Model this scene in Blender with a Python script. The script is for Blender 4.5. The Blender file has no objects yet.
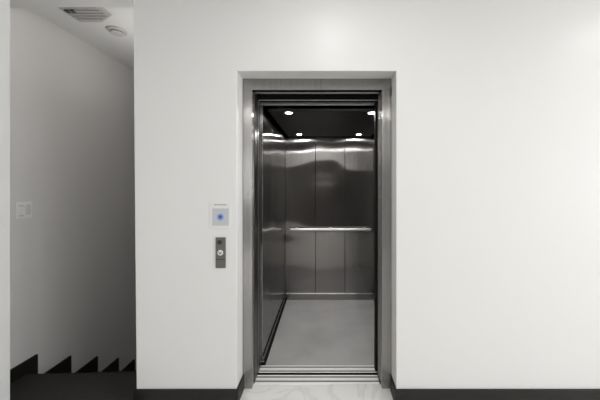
import bpy, bmesh, math
from mathutils import Vector
S = bpy.context.scene
COL = S.collection
PI = math.pi

# ------------------------------------------------------------ materials
def mat(name, color, rough=.5, metal=0., spec=.5, bump=None, var=None, emit=None, coat=0., aniso=0., wavy=None):
    m = bpy.data.materials.new(name); m.use_nodes = True
    nt = m.node_tree; N = nt.nodes; L = nt.links
    b = N['Principled BSDF']
    b.inputs['Base Color'].default_value = (*color, 1)
    b.inputs['Roughness'].default_value = rough
    b.inputs['Metallic'].default_value = metal
    b.inputs['Specular IOR Level'].default_value = spec
    b.inputs['Coat Weight'].default_value = coat
    tc = N.new('ShaderNodeTexCoord')
    if var:                                    # (scale xyz, amount, detail)
        mp = N.new('ShaderNodeMapping'); mp.inputs['Scale'].default_value = var[0]
        L.new(tc.outputs['Object'], mp.inputs['Vector'])
        nz = N.new('ShaderNodeTexNoise'); nz.inputs['Scale'].default_value = 1; nz.inputs['Detail'].default_value = var[2]
        L.new(mp.outputs[0], nz.inputs['Vector'])
        cr = N.new('ShaderNodeValToRGB')
        a = var[1]
        cr.color_ramp.elements[0].position = .3; cr.color_ramp.elements[1].position = .7
        cr.color_ramp.elements[0].color = (*[c*(1-a) for c in color], 1)
        cr.color_ramp.elements[1].color = (*[min(1, c*(1+a)) for c in color], 1)
        L.new(nz.outputs['Fac'], cr.inputs['Fac']); L.new(cr.outputs['Color'], b.inputs['Base Color'])
    last = None
    for spec_ in (bump, wavy):                 # (scale xyz, strength, distance)
        if not spec_: continue
        mp = N.new('ShaderNodeMapping'); mp.inputs['Scale'].default_value = spec_[0]
        L.new(tc.outputs['Object'], mp.inputs['Vector'])
        nz = N.new('ShaderNodeTexNoise'); nz.inputs['Scale'].default_value = 1; nz.inputs['Detail'].default_value = 2 if spec_ is bump else 0
        L.new(mp.outputs[0], nz.inputs['Vector'])
        bp = N.new('ShaderNodeBump'); bp.inputs['Strength'].default_value = spec_[1]; bp.inputs['Distance'].default_value = spec_[2]
        L.new(nz.outputs['Fac'], bp.inputs['Height'])
        if last: L.new(last.outputs[0], bp.inputs['Normal'])
        last = bp
    if last: L.new(last.outputs[0], b.inputs['Normal'])
    if aniso:
        b.inputs['Anisotropic'].default_value = aniso
        g = N.new('ShaderNodeNewGeometry'); vm = N.new('ShaderNodeVectorMath'); vm.operation = 'CROSS_PRODUCT'
        L.new(g.outputs['Normal'], vm.inputs[0]); vm.inputs[1].default_value = (0, 0, 1)
        L.new(vm.outputs[0], b.inputs['Tangent'])
    if emit:
        b.inputs['Emission Color'].default_value = (*emit[0], 1); b.inputs['Emission Strength'].default_value = emit[1]
    return m

M = {}
M['wall'] = mat('wall_paint', (.74, .74, .73), rough=.38, spec=.35, bump=((60, 60, 60), .05, .002))
M['stairwall'] = mat('stair_wall_paint', (.74, .725, .71), rough=.6, spec=.3, bump=((60, 60, 60), .05, .002))
M['ceil'] = mat('ceiling_paint', (.78, .775, .76), rough=.9, spec=.2)
M['base'] = mat('black_baseboard', (.012, .011, .010), rough=.45, spec=.35)
M['carpet'] = mat('charcoal_carpet', (.046, .045, .044), rough=.95, spec=.1, bump=((400, 400, 400), .6, .004), var=((250, 250, 250), .3, 2))
M['steel'] = mat('brushed_steel_frame', (.39, .378, .37), rough=.25, metal=1, aniso=1, bump=((600, 600, .3), 1, .004), wavy=((4, 4, 2), .15, .02))
M['cabsteel'] = mat('brushed_steel_cab', (.29, .28, .274), rough=.16, metal=1, aniso=1., bump=((500, 500, .3), 1, .0005), wavy=((2.2, 2.2, 3.2), .6, .02))
M['rail'] = mat('polished_steel', (.85, .84, .83), rough=.3, metal=1)
M['alu'] = mat('sill_aluminium', (.92, .91, .90), rough=.4, metal=.2)
M['dark'] = mat('shade_black', (.010, .010, .010), rough=.8, spec=.05)  # flat black for shade in sill grooves and gaps, also the header boxes
M['rubber'] = mat('black_rubber', (.006, .006, .006), rough=.7, spec=.2)
M['cabceil'] = mat('dark_ceiling_panel', (.026, .026, .026), rough=.36, metal=1, wavy=((2, 2, 2), .1, .01))
M['cabfloor'] = mat('grey_cab_floor', (.45, .445, .44), rough=.3, spec=.5, var=((3, 3, 3), .12, 5))
M['shaft'] = mat('shaft_black', (.03, .03, .03), rough=.95, spec=.1)
M['seam'] = mat('seam_dark', (.01, .01, .01), rough=.6)
M['plate'] = mat('call_plate_steel', (.20, .195, .185), rough=.4, metal=1, wavy=((3, 3, 3), .05, .01))
M['darkmetal'] = mat('dark_metal', (.10, .098, .095), rough=.3, metal=1)
M['keydark'] = mat('dark_cap', (.03, .03, .03), rough=.4)
M['white'] = mat('white_plastic', (.78, .77, .75), rough=.4)
M['switch'] = mat('switch_plastic', (.88, .86, .84), rough=.35)
M['switchgrey'] = mat('switch_button_grey', (.70, .68, .665), rough=.5)
M['paper'] = mat('sign_white', (.74, .74, .73), rough=.25)
M['signfield'] = mat('sign_pale_blue_grey', (.50, .515, .55), rough=.3)
M['print'] = mat('sign_grey_print', (.16, .16, .17), rough=.5)
M['blue'] = mat('sign_blue', (.03, .07, .26), rough=.35)
M['lblue'] = mat('sign_light_blue', (.22, .32, .62), rough=.35)
M['vent'] = mat('vent_grey', (.50, .485, .48), rough=.6)
M['ventdark'] = mat('vent_dark', (.07, .07, .07), rough=.7)
M['detector'] = mat('detector_plastic', (.58, .56, .55), rough=.5)
M['lamp'] = mat('lamp_lens', (1, 1, 1), emit=((1, .98, .95), 40))
M['walnut'] = mat('dark_door_wood', (.035, .030, .027), rough=.35, var=((2, 40, 40), .3, 3))

def marble():
    m = mat('white_marble', (.80, .79, .77), rough=.16, spec=.5)
    nt = m.node_tree; N = nt.nodes; L = nt.links; b = N['Principled BSDF']
    tc = N.new('ShaderNodeTexCoord')
    n1 = N.new('ShaderNodeTexNoise'); n1.inputs['Scale'].default_value = 2.2; n1.inputs['Detail'].default_value = 6; n1.inputs['Distortion'].default_value = 1.4
    L.new(tc.outputs['Object'], n1.inputs['Vector'])
    s = N.new('ShaderNodeMath'); s.operation = 'SUBTRACT'; s.inputs[1].default_value = .5; L.new(n1.outputs['Fac'], s.inputs[0])
    a = N.new('ShaderNodeMath'); a.operation = 'ABSOLUTE'; L.new(s.outputs[0], a.inputs[0])
    cr = N.new('ShaderNodeValToRGB')
    cr.color_ramp.elements[0].position = 0; cr.color_ramp.elements[0].color = (.70, .69, .68, 1)
    cr.color_ramp.elements[1].position = .035; cr.color_ramp.elements[1].color = (.80, .79, .77, 1)
    L.new(a.outputs[0], cr.inputs['Fac']); L.new(cr.outputs['Color'], b.inputs['Base Color'])
    return m
M['marble'] = marble()

# ------------------------------------------------------------ mesh helpers
def bx(bm, x0, x1, y0, y1, z0, z1, bev=0):
    vs = [bm.verts.new((x, y, z)) for x in (x0, x1) for y in (y0, y1) for z in (z0, z1)]
    q = [(0,1,3,2), (4,6,7,5), (0,4,5,1), (2,3,7,6), (0,2,6,4), (1,5,7,3)]
    fs = [bm.faces.new([vs[i] for i in f]) for f in q]
    if bev:
        es = list({e for f in fs for e in f.edges})
        bmesh.ops.bevel(bm, geom=es, offset=bev, segments=2, affect='EDGES', profile=.5)
def prism(bm, pts, axis, a, b):
    """pts in the two other axes (order x,y,z without axis), extruded from a to b"""
    def P(p, t):
        l = list(p); l.insert(axis, t); return l
    A = [bm.verts.new(P(p, a)) for p in pts]; B = [bm.verts.new(P(p, b)) for p in pts]
    n = len(pts)
    bm.faces.new(A); bm.faces.new(B[::-1])
    for i in range(n): bm.faces.new([A[i], B[i], B[(i+1) % n], A[(i+1) % n]])
def lathe(bm, prof, c, axis='z', seg=32, loop=False):
    """prof: list of (r, h) along axis from c"""
    rings = []
    for r, h in prof:
        ring = []
        for k in range(seg):
            t = 2*PI*k/seg; u, v = r*math.cos(t), r*math.sin(t)
            p = (c[0]+u, c[1]+v, c[2]+h) if axis == 'z' else ((c[0]+u, c[1]+h, c[2]+v) if axis == 'y' else (c[0]+h, c[1]+u, c[2]+v))
            ring.append(bm.verts.new(p))
        rings.append(ring)
    for a, b in zip(rings, rings[1:]):
        for k in range(seg): bm.faces.new([a[k], a[(k+1) % seg], b[(k+1) % seg], b[k]])
    if loop:
        for k in range(seg): bm.faces.new([rings[-1][k], rings[-1][(k+1) % seg], rings[0][(k+1) % seg], rings[0][k]])
    else: bm.faces.new(rings[0]); bm.faces.new(rings[-1])
def obj(name, bm, m, parent=None, smooth=False, bev=0):
    bmesh.ops.recalc_face_normals(bm, faces=bm.faces)
    me = bpy.data.meshes.new(name); bm.to_mesh(me); bm.free(); me.materials.append(m)
    if smooth:
        for p in me.polygons: p.use_smooth = True
    o = bpy.data.objects.new(name, me); COL.objects.link(o)
    if parent:
        o.parent = parent
        pw = Vector((0, 0, 0)); q = parent
        while q: pw += q.location; q = q.parent
        o.location = -pw if parent.type == 'EMPTY' else Vector((0, 0, 0))
    if bev:
        md = o.modifiers.new('bevel', 'BEVEL'); md.width = bev; md.segments = 2; md.limit_method = 'ANGLE'
    return o
def box(name, m, parent, x0, x1, y0, y1, z0, z1, bev=0):
    bm = bmesh.new(); bx(bm, x0, x1, y0, y1, z0, z1); return obj(name, bm, m, parent, bev=bev)
def struct(o): o['kind'] = 'structure'; return o
def empty(name, loc, label, cat, group=None):
    o = bpy.data.objects.new(name, None); COL.objects.link(o); o.location = loc; o.empty_display_size = .1
    o['label'] = label; o['category'] = cat
    if group: o['group'] = group
    return o

# ------------------------------------------------------------ setting
CZ = 2.88                       # ceiling height
XR = 7.0; YB = -2.5             # right wall, opposite wall
RW0, RW1 = (236.6-325)/148, (396.3-325)/148     # recess edges
RH = 1.495 + (183-71)/148                       # recess head
T = .15
# main wall with the lift recess; its left end leans very slightly
bm = bmesh.new()
def quadprism(bm, pts): prism(bm, pts, 1, 2.0, 2.0+T)
xt, xb = (133-325)/148, (136.4-325)/148
sl = (xt-xb)/(2.73-.1)
xe = lambda z: xb + sl*(z-.1)
prism(bm, [(xe(0), 0), (RW0, 0), (RW0, RH), (RW1, RH), (RW1, 0), (XR, 0), (XR, CZ), (xe(CZ), CZ)], 1, 2.0, 2.0+T)
w = struct(obj('wall_elevator', bm, M['wall'], bev=.004))
struct(box('floor', M['marble'], None, -2.2, XR, YB, 2.2, -.06, 0))
# ceilings
struct(box('ceiling', M['ceil'], None, -2.5, XR, YB, 2.0, CZ, CZ+.06))
struct(box('ceiling_stairwell', M['ceil'], None, -2.5, -1.15, 2.0, 5.0, CZ, CZ+.06))
struct(box('wall_header', M['wall'], None, -2.35, xe(2.8), 2.0, 2.2, 2.80, CZ))
# left side
struct(box('wall_left', M['wall'], None, -2.12, -2.0, YB, 1.879, 0, CZ))
struct(box('wall_stairwell_left', M['stairwall'], None, -2.5, -2.35, 1.70, 5.0, -2.2, CZ))
struct(box('wall_stairwell_front', M['stairwall'], None, -2.35, -2.12, 1.70, 1.82, 0, CZ))
struct(box('wall_stairwell_back', M['stairwall'], None, -2.35, -1.25, 4.85, 5.0, -2.2, CZ))
struct(box('wall_stairwell_right', M['stairwall'], None, -1.25, -1.13, 2.15, 5.0, -2.2, CZ))
# behind the camera
bm = bmesh.new()
bx(bm, XR, XR+.12, YB, -2.15, 0, CZ); bx(bm, XR, XR+.12, 1.05, 2.15, 0, CZ); bx(bm, XR, XR+.12, -2.15, 1.05, 0, .85); bx(bm, XR, XR+.12, -2.15, 1.05, 2.45, CZ)
struct(obj('wall_right', bm, M['wall']))
bm = bmesh.new()
for q in ((-2.15, -2.10, .85, 2.45), (1.0, 1.05, .85, 2.45), (-2.10, 1.0, .85, .90), (-2.10, 1.0, 2.40, 2.45), (-1.07, -1.03, .90, 2.40), (-.07, -.03, .90, 2.40)): bx(bm, XR+.03, XR+.08, *q)
struct(obj('added_window_1', bm, M['white']))  # window added out of view to let in the side fill light
struct(box('wall_opposite', M['wall'], None, -2.12, XR+.12, YB-.12, YB, 0, CZ))
bm = bmesh.new()
for a, b in ((-1.5, 0.0), (0.01, 1.5)):
    bx(bm, a, b, YB, YB+.04, .0, 1.98)
    bx(bm, a+.12, b-.12, YB+.04, YB+.055, .2, 1.8)
struct(obj('added_door_1', bm, M['walnut'], bev=.004))  # unseen dark doors, added to darken the reflection in the car steel
# landing floor and stairs
struct(box('floor_landing', M['carpet'], None, -2.35, -1.25, 1.82, 2.317, -.05, .003))
bm = bmesh.new()
pts = []
RUN, RISE = .318, .194
n = 8
pts.append((2.30, -.05))
top = [(2.30, -RISE)]
for k in range(1, n+1):
    y0 = 2.317 + RUN*(k-1) - .017; y1 = 2.317 + RUN*k
    top += [(y0, -RISE*k), (y1, -RISE*k)]
poly = [(2.30, -.06)] + top[1:]
poly = [(2.283, -.055), (2.300, -.055)]
for k in range(1, n):
    poly += [(2.300+RUN*(k-1), -RISE*k), (2.317+RUN*k, -RISE*k), (2.317+RUN*k, -RISE*k-.03), (2.300+RUN*k, -RISE*k-.03)]
poly += [(2.300+RUN*(n-1), -RISE*(n-1)-.35), (2.283, -.42)]
prism(bm, poly, 0, -2.335, -1.252)
o = obj('staircase', bm, M['carpet']); o['label'] = 'charcoal carpeted staircase going down along the grey wall behind the landing'; o['category'] = 'stairs'
# saw-tooth skirting on the stair wall
bm = bmesh.new()
pk = [2.424, 2.744, 3.064, 3.377, 3.66, 3.98, 4.30]
zt = [.103, -.095, -.285, -.484, -.669, -.863, -1.057]
pk = [p*.9936 for p in pk]
up = [(1.84, zt[0])]
for i in range(len(pk)):
    up.append((pk[i], zt[i]))
    if i+1 < len(pk): up.append((pk[i], zt[i+1]))
# bottom edge runs under the treads
lo = [(4.30, -1.70)] + [(2.60, -.60), (2.30, -.20), (2.30, .003), (1.84, .003)]
prism(bm, up + lo, 0, -2.35, -2.335)
struct(obj('baseboard_stairs', bm, M['base']))
# baseboards
BH = .106
def bb(name, parts):
    bm = bmesh.new()
    for p in parts: bx(bm, *p, 0, BH)
    struct(obj(name, bm, M['base'], bev=.003))
bb('baseboard_elevator_left', [(xe(0)-.014, RW0+.012, 1.986, 2.0), (RW0, RW0+.012, 2.0, 2.145), (xe(0)-.014, xe(0), 2.0, 2.15)])
bb('baseboard_elevator_right', [(RW1-.012, XR, 1.986, 2.0), (RW1-.012, RW1, 2.0, 2.145)])
bb('baseboard_left', [(-2.0, -1.986, YB, 1.879)])
bb('baseboard_opposite', [(-2.0, -1.5, YB, YB+.014), (1.5, XR, YB, YB+.014)])

# hoistway behind the doors, unseen black box added to keep stray light out
struct(box('wall_shaft_left', M['shaft'], None, -.95, -.85, 2.2, 4.05, -.3, 2.9))
struct(box('wall_shaft_right', M['shaft'], None, 1.2, 1.3, 2.2, 4.05, -.3, 2.9))
struct(box('wall_shaft_back', M['shaft'], None, -.85, 1.2, 3.95, 4.05, -.3, 2.9))
struct(box('ceiling_shaft', M['shaft'], None, -.95, 1.3, 2.15, 4.05, 2.9, 2.96))
bm = bmesh.new()
bx(bm, -.95, -.60, 2.151, 2.2, 0, 2.9); bx(bm, .49, 1.3, 2.151, 2.2, 0, 2.9); bx(bm, -.60, .49, 2.151, 2.2, 2.262, 2.9)
struct(obj('wall_shaft_front', bm, M['shaft']))

# ------------------------------------------------------------ lift frame
fr = empty('door_frame', (-.06, 2.17, 0), 'brushed steel frame around the open elevator doorway in the white wall', 'door frame')
JL, JR, HZ = -.530, .414, 2.171
box('jamb', M['steel'], fr, RW0+.001, JL, 2.15, 2.203, 0, HZ, .002)
box('jamb', M['steel'], fr, JR, RW1-.001, 2.15, 2.203, 0, HZ, .002)
box('head', M['steel'], fr, RW0+.001, RW1-.001, 2.15, 2.203, HZ, 2.262, .002)
g = box('dark_slot', M['rubber'], fr, RW1-.004, RW1-.0005, 2.135, 2.149, 2.125, 2.19); g['label'] = 'small dark slot drawn as a black strip'  # black sliver stands for the dark slot between jamb and wall
box('strike_post', M['darkmetal'], fr, -.60, -.524, 2.204, 2.30, 0, 2.22, .002)
box('head_bright_strip', M['rail'], fr, -.524, .40, 2.2035, 2.2145, 2.163, 2.172)  # bright strip added to lighten the underside of the frame head
box('track_header', M['dark'], fr, -.60, 1.0, 2.215, 2.297, 2.178, 2.33)

# sill at the landing
def sill(name, x0, x1, D0, D1, grooves, parent=None):
    pts = [(D0, -.03), (D0, .004)]
    for a, b in grooves: pts += [(a, .004), (a, -.018), (b, -.018), (b, .004)]
    pts += [(D1, .004), (D1, -.03)]
    bm = bmesh.new(); prism(bm, pts, 0, x0, x1)
    o = obj(name, bm, M['alu'], parent)
    for a, b in grooves: box('groove_shade', M['dark'], o, x0, x1, a+.0001, b-.0001, -.006, .0035)  # nearly flush black inserts put the shade of each groove into colour
    return o
struct(box('floor_threshold', M['shaft'], None, -.85, 1.2, 2.2, 3.95, -.3, -.10))
o = sill('landing_sill', -.530, .407, 2.2, 2.299, [(2.221, 2.234), (2.269, 2.282)])
o['label'] = 'grooved aluminium door sill set at the edge of the white marble floor'; o['category'] = 'sill'

# landing doors parked at the right
ld = empty('landing_door', (.7, 2.26, 0), 'sliding elevator landing door parked behind the right jamb of the frame', 'elevator door')
for k, (x, y) in enumerate(((.412, 2.208), (.408, 2.250))):
    box('door_panel', M['steel'], ld, x, x+.52, y, y+.036, .012, 2.172, .002)
    if k:
        g = box('seal_and_gap', M['rubber'], ld, x-.001, x+.52, y+.037, y+.062, .012, 2.172, .003); g['label'] = 'black slab filling the dark gap between the doors'  # solid black in place of the shaded gap before the car doors

# ------------------------------------------------------------ lift car
CL, CR, CB, CF = -.51, .62, 3.79, 2.42
PT = 2.30                        # top of the car walls
car = empty('elevator_car', (.05, 3.1, 0), 'open elevator car lined in dark brushed steel with grey floor and four ceiling lights', 'elevator')
box('floor_slab', M['cabfloor'], car, CL, CR, CF+.001, CB, -.04, .002)
box('sill_gap_shade', M['dark'], car, -.53, .42, 2.3225, 2.3268, -.06, .0035)  # black strip paints the shade in the gap between the two sills
box('edge_trim', M['rail'], car, -.5265, -.5225, 2.3235, 2.3265, 0.005, 2.14)
sill('car_sill', -.523, .42, 2.327, CF, [(2.341, 2.353), (2.391, 2.404)], car)
# panels: back wall of three, left wall of three, right wall of three
def panel(x0, x1, y0, y1, name):
    return box(name, M['cabsteel'], car, x0, x1, y0, y1, .08, PT, .0015)
xs = [CL, -.122, .256, CR]
for a, b in zip(xs, xs[1:]): panel(a+.0025, b-.0025, CB, CB+.02, 'back_panel')
ys = [CF, 2.88, 3.335, CB]
for a, b in zip(ys, ys[1:]):
    panel(CL-.02, CL, a+.002, b-.002, 'side_panel')
    panel(CR, CR+.02, a+.002, b-.002, 'side_panel')
bm = bmesh.new()
bx(bm, CL-.03, CR+.03, CB+.021, CB+.03, -.04, PT); bx(bm, CL-.03, CL-.021, CF-.02, CB+.02, -.04, PT); bx(bm, CR+.021, CR+.03, CF-.02, CB+.02, -.04, PT)
bx(bm, CL-.03, CR+.03, CF-.02, CB+.03, PT+.001, PT+.02)
o = obj('outer_shell', bm, M['seam'], car)
# kick plates
box('kick_plate', M['cabsteel'], car, CL+.012, CR-.012, CB-.012, CB-.0005, .002, .078, .002)
box('kick_plate', M['cabsteel'], car, CL-.02, CL+.010, CF, CB-.013, .03, .078, .002)
box('floor_gap_dark', M['dark'], car, CL-.02, CL+.022, CF, CB-.013, .0, .0295, .002)  # black strip stands for the dark gap along the left floor edge
box('kick_trim', M['rail'], car, CL+.012, CR-.012, CB-.014, CB-.0005, .0785, .086, .001)
box('kick_plate', M['plate'], car, CR-.010, CR+.02, CF, CB-.001, .012, .078, .002)
# front returns and header
box('front_return', M['darkmetal'], car, -.56, -.523, 2.327, CF-.001, 0, 2.18, .0015)
box('front_return', M['cabsteel'], car, .45, CR+.02, 2.385, CF-.001, 0, 2.18, .0015)
bm = bmesh.new(); bx(bm, -.56, CR+.02, 2.327, CF, 2.150, 2.30)
o = obj('door_header', bm, M['dark'], car, bev=.002)
bm = bmesh.new(); bx(bm, -.523, .45, 2.327, 2.333, 2.143, 2.1495); bx(bm, -.523, .45, 2.405, 2.42, 2.127, 2.1495)
obj('header_trim', bm, M['rail'], car)
# ceiling panel, hung inside the walls with a dark gap round it
bm = bmesh.new(); bx(bm, CL+.045, CR-.045, CF+.005, CB-.05, 2.083, 2.105)
cp = obj('ceiling_panel', bm, M['cabceil'], car, bev=.003)
for (x, y) in ((-.302, 2.465), (.389, 2.465), (-.31, 3.56), (.405, 3.56)):
    bm = bmesh.new(); lathe(bm, [(.036, -.006), (.040, 0), (.029, 0), (.029, -.006)], (x, y, 2.083), loop=True)
    d = obj('downlight', bm, M['rail'], car, smooth=False)
    bm = bmesh.new(); lathe(bm, [(.028, -.001), (.027, -.004), (.018, -.0055), (.003, -.006)], (x, y, 2.083))
    l = obj('lens', bm, M['lamp'], d)
# handrail
bm = bmesh.new(); bx(bm, -.445, .585, CB-.084, CB-.050, .890, .930)
hr = obj('handrail', bm, M['rail'], car, bev=.016)
for x in (-.36, .07, .50):
    bm = bmesh.new(); lathe(bm, [(.010, 0), (.010, .048), (.022, .0481), (.022, .050)], (x, CB-.0505, .91), axis='y', seg=20)
    obj('bracket', bm, M['rail'], hr)
# car doors
for x, y in ((.396, 2.330), (.396, 2.358)):
    d = box('car_door', M['cabsteel'], car, x+.018, x+.24, y, y+.022, .012, 2.13)
    box('seal_and_gap', M['rubber'], d, x, x+.018, y, y+.022, .012, 2.13)

# ------------------------------------------------------------ wall fittings
px = lambda p: (p-325)/148
pz = lambda p: 1.495-(p-183)/148
cs = empty('call_station', (px(220.8), 2.0, pz(252.5)), 'narrow steel elevator call panel with a round white button on white wall', 'call panel')
box('face_plate', M['plate'], cs, px(215.9), px(225.9), 1.992, 2.0, pz(267.8), pz(237.3), .0015)
bm = bmesh.new(); lathe(bm, [(.013, -.013), (.015, -.010), (.015, -.008)], (px(220), 2.0, pz(242)), axis='y', seg=28); obj('key_switch', bm, M['keydark'], cs)
bm = bmesh.new(); lathe(bm, [(.017, -.014), (.0185, -.011), (.0185, -.008)], (px(220.8), 2.0, pz(252.4)), axis='y', seg=32); bt = obj('call_button', bm, M['white'], cs)
bm = bmesh.new()
bx_, bz_ = px(220.8), pz(252.4)
prism(bm, [(bx_-.010, bz_+.008), (bx_-.004, bz_+.002), (bx_, bz_-.002), (bx_+.004, bz_+.002), (bx_+.010, bz_+.008), (bx_+.010, bz_+.001), (bx_, bz_-.011), (bx_-.010, bz_+.001)], 1, 2.0-.0148, 2.0-.0138)
obj('arrow', bm, M['keydark'], bt)
bm = bmesh.new(); bx(bm, px(216.1), px(225.7), 1.9912, 1.9922, pz(259.6), pz(259.0))
obj('joint', bm, M['keydark'], cs)

sg = empty('notice_sign', (px(220), 2.0, pz(216)), 'small square white notice with a blue round emblem above the call panel', 'sign')
box('board', M['paper'], sg, px(209.6), px(230.4), 1.996, 2.0, pz(228.6), pz(203.2), .001)
box('printed_field', M['signfield'], sg, px(212.4), px(229.0), 1.9952, 1.9961, pz(225.6), pz(208.4))
bm = bmesh.new(); lathe(bm, [(.023, -.0055), (.023, -.0047)], (px(220.6), 2.0, pz(217)), axis='y', seg=32); g = obj('emblem', bm, M['lblue'], sg); g['label'] = 'light blue disc with dark blue centre'
bm = bmesh.new(); lathe(bm, [(.012, -.0063), (.012, -.0054)], (px(220.6), 2.0, pz(216.8)), axis='y', seg=6); obj('emblem_centre', bm, M['blue'], g)
bm = bmesh.new()
for a, b in ((214.6, 217.2), (217.8, 220.4), (220.9, 223.6), (224.1, 226.4)): bx(bm, px(a), px(b), 1.9954, 1.9961, pz(205.2), pz(204.4))
obj('heading', bm, M['print'], sg)

# light switch on the stair wall
sw = empty('light_switch', (-2.35, 2.305, 1.285), 'white double light switch plate on the grey stair wall', 'switch')
box('switch_plate', M['switch'], sw, -2.35, -2.341, 2.244, 2.366, 1.221, 1.350, .002)
for i, z in enumerate((1.243, 1.262, 1.281, 1.300, 1.319)):
    box('button', M['switchgrey'] if i in (0, 4) else M['switch'], sw, -2.3415, -2.337, 2.262, 2.298, z-.006, z+.006, .001)  # grey end buttons put shadow into the plastic colour
box('rocker', M['switchgrey'], sw, -2.3415, -2.335, 2.316, 2.350, 1.245, 1.325, .002)

# stairwell ceiling fittings
vt = empty('ceiling_vent', (-1.93, 2.33, CZ), 'grey slatted air vent on the ceiling over the stairs', 'vent')
out = [(-2.10, 2.13), (-2.095, 2.53), (-1.91, 2.53), (-1.75, 2.43), (-1.75, 2.23), (-1.91, 2.13)]
bm = bmesh.new(); prism(bm, out, 2, CZ-.012, CZ); obj('housing', bm, M['vent'], vt, bev=.002)
for k in range(6):
    y = 2.27+.04*k
    xr = -1.79 if y < 2.43 else -1.79-(y-2.43)*1.6
    box('slat', M['vent'], vt, -2.07, xr, y, y+.012, CZ-.020, CZ-.0125)
box('opening', M['ventdark'], vt, -2.065, -2.035, 2.34, 2.37, CZ-.023, CZ-.012)
box('opening', M['ventdark'], vt, -2.02, -1.99, 2.34, 2.37, CZ-.023, CZ-.012)
sd = empty('smoke_detector', (-1.883, 2.68, CZ), 'round smoke detector on the stairwell ceiling beyond the vent', 'smoke detector')
bm = bmesh.new(); lathe(bm, [(.080, 0), (.080, -.012), (.070, -.020)], (-1.883, 2.68, CZ)); obj('base', bm, M['detector'], sd)
bm = bmesh.new(); lathe(bm, [(.050, -.020), (.050, -.028)], (-1.883, 2.68, CZ)); obj('vent_ring', bm, M['ventdark'], sd)
bm = bmesh.new(); lathe(bm, [(.056, -.028), (.050, -.036), (.02, -.040)], (-1.883, 2.68, CZ)); obj('cap', bm, M['detector'], sd)

# ------------------------------------------------------------ lights
def area(name, loc, power, size, color=(1, .985, .97), rot=(0, 0, 0), spread=PI):
    l = bpy.data.lights.new(name, 'AREA'); l.shape = 'DISK'; l.size = size; l.energy = power; l.color = color; l.spread = spread
    o = bpy.data.objects.new(name, l); COL.objects.link(o); o.location = loc; o.rotation_euler = rot; return o
HALL = [(.05, 1.23), (2.5, 1.25), (.4, -1.6), (2.7, -1.2), (-1.0, -1.9), (5.1, -1.0)]  # first two follow the wall highlights; the rest are added fill, unseen
for i, (x, y) in enumerate(HALL):
    bm = bmesh.new(); lathe(bm, [(.085, 0), (.085, -.006), (.065, -.010), (.062, 0)], (x, y, CZ), loop=True)
    r = obj('hall_and_fill_light', bm, M['white']); r['label'] = 'white recessed ceiling light, one of an unseen hall set with added fill lamps'; r['category'] = 'ceiling light'; r['group'] = 'hall ceiling lights'
    area('hall_and_fill_lamp', (x, y, CZ-.012), {0: 5, 1: 5, 2: 35, 3: 19, 4: 12, 5: 12}[i], .12)
# added uplight out of view, brightens the stair ceiling and upper wall
sc = empty('added_sconce', (-1.25, 2.75, 2.2), 'added white uplight on the unseen right wall of the stairwell', 'added fill light')
bm = bmesh.new(); lathe(bm, [(.03, -.08), (.065, 0), (.060, 0), (.026, -.074)], (-1.335, 2.75, 2.2), loop=True); obj('shade', bm, M['white'], sc)
box('bracket', M['white'], sc, -1.305, -1.25, 2.73, 2.77, 2.12, 2.16)
area('sconce_fill', (-1.335, 2.75, 2.205), 3.2, .09, rot=(PI, 0, 0))
# soft fill light added behind the made-up window in the unseen right wall
l = bpy.data.lights.new('window_fill', 'AREA'); l.shape = 'RECTANGLE'; l.size = 1.6; l.size_y = 3.2; l.energy = 180; l.color = (.97, .985, 1)
o = bpy.data.objects.new('window_fill', l); COL.objects.link(o); o.location = (XR+.20, -.55, 1.65); o.rotation_euler = (0, PI/2, 0)
for (x, y) in ((-.302, 2.465), (.389, 2.465), (-.31, 3.56), (.405, 3.56)):
    area('car_lamp', (x, y, 2.0755), 2.6, .05)
w = bpy.data.worlds.new('world'); S.world = w; w.use_nodes = True
w.node_tree.nodes['Background'].inputs[0].default_value = (.5, .5, .5, 1); w.node_tree.nodes['Background'].inputs[1].default_value = .3

# ------------------------------------------------------------ camera
cd = bpy.data.cameras.new('camera'); cam = bpy.data.objects.new('camera', cd); COL.objects.link(cam)
cam.location = (0, 0, 1.495); cam.rotation_euler = (PI/2, 0, 0)
cd.sensor_width = 36; cd.lens = 296/600*36; cd.shift_x = -25/600; cd.shift_y = -17/600; cd.clip_start = .05
S.camera = cam
S.view_settings.view_transform = 'Standard'; S.view_settings.look = 'None'; S.view_settings.gamma = 1; S.view_settings.exposure = 0.08
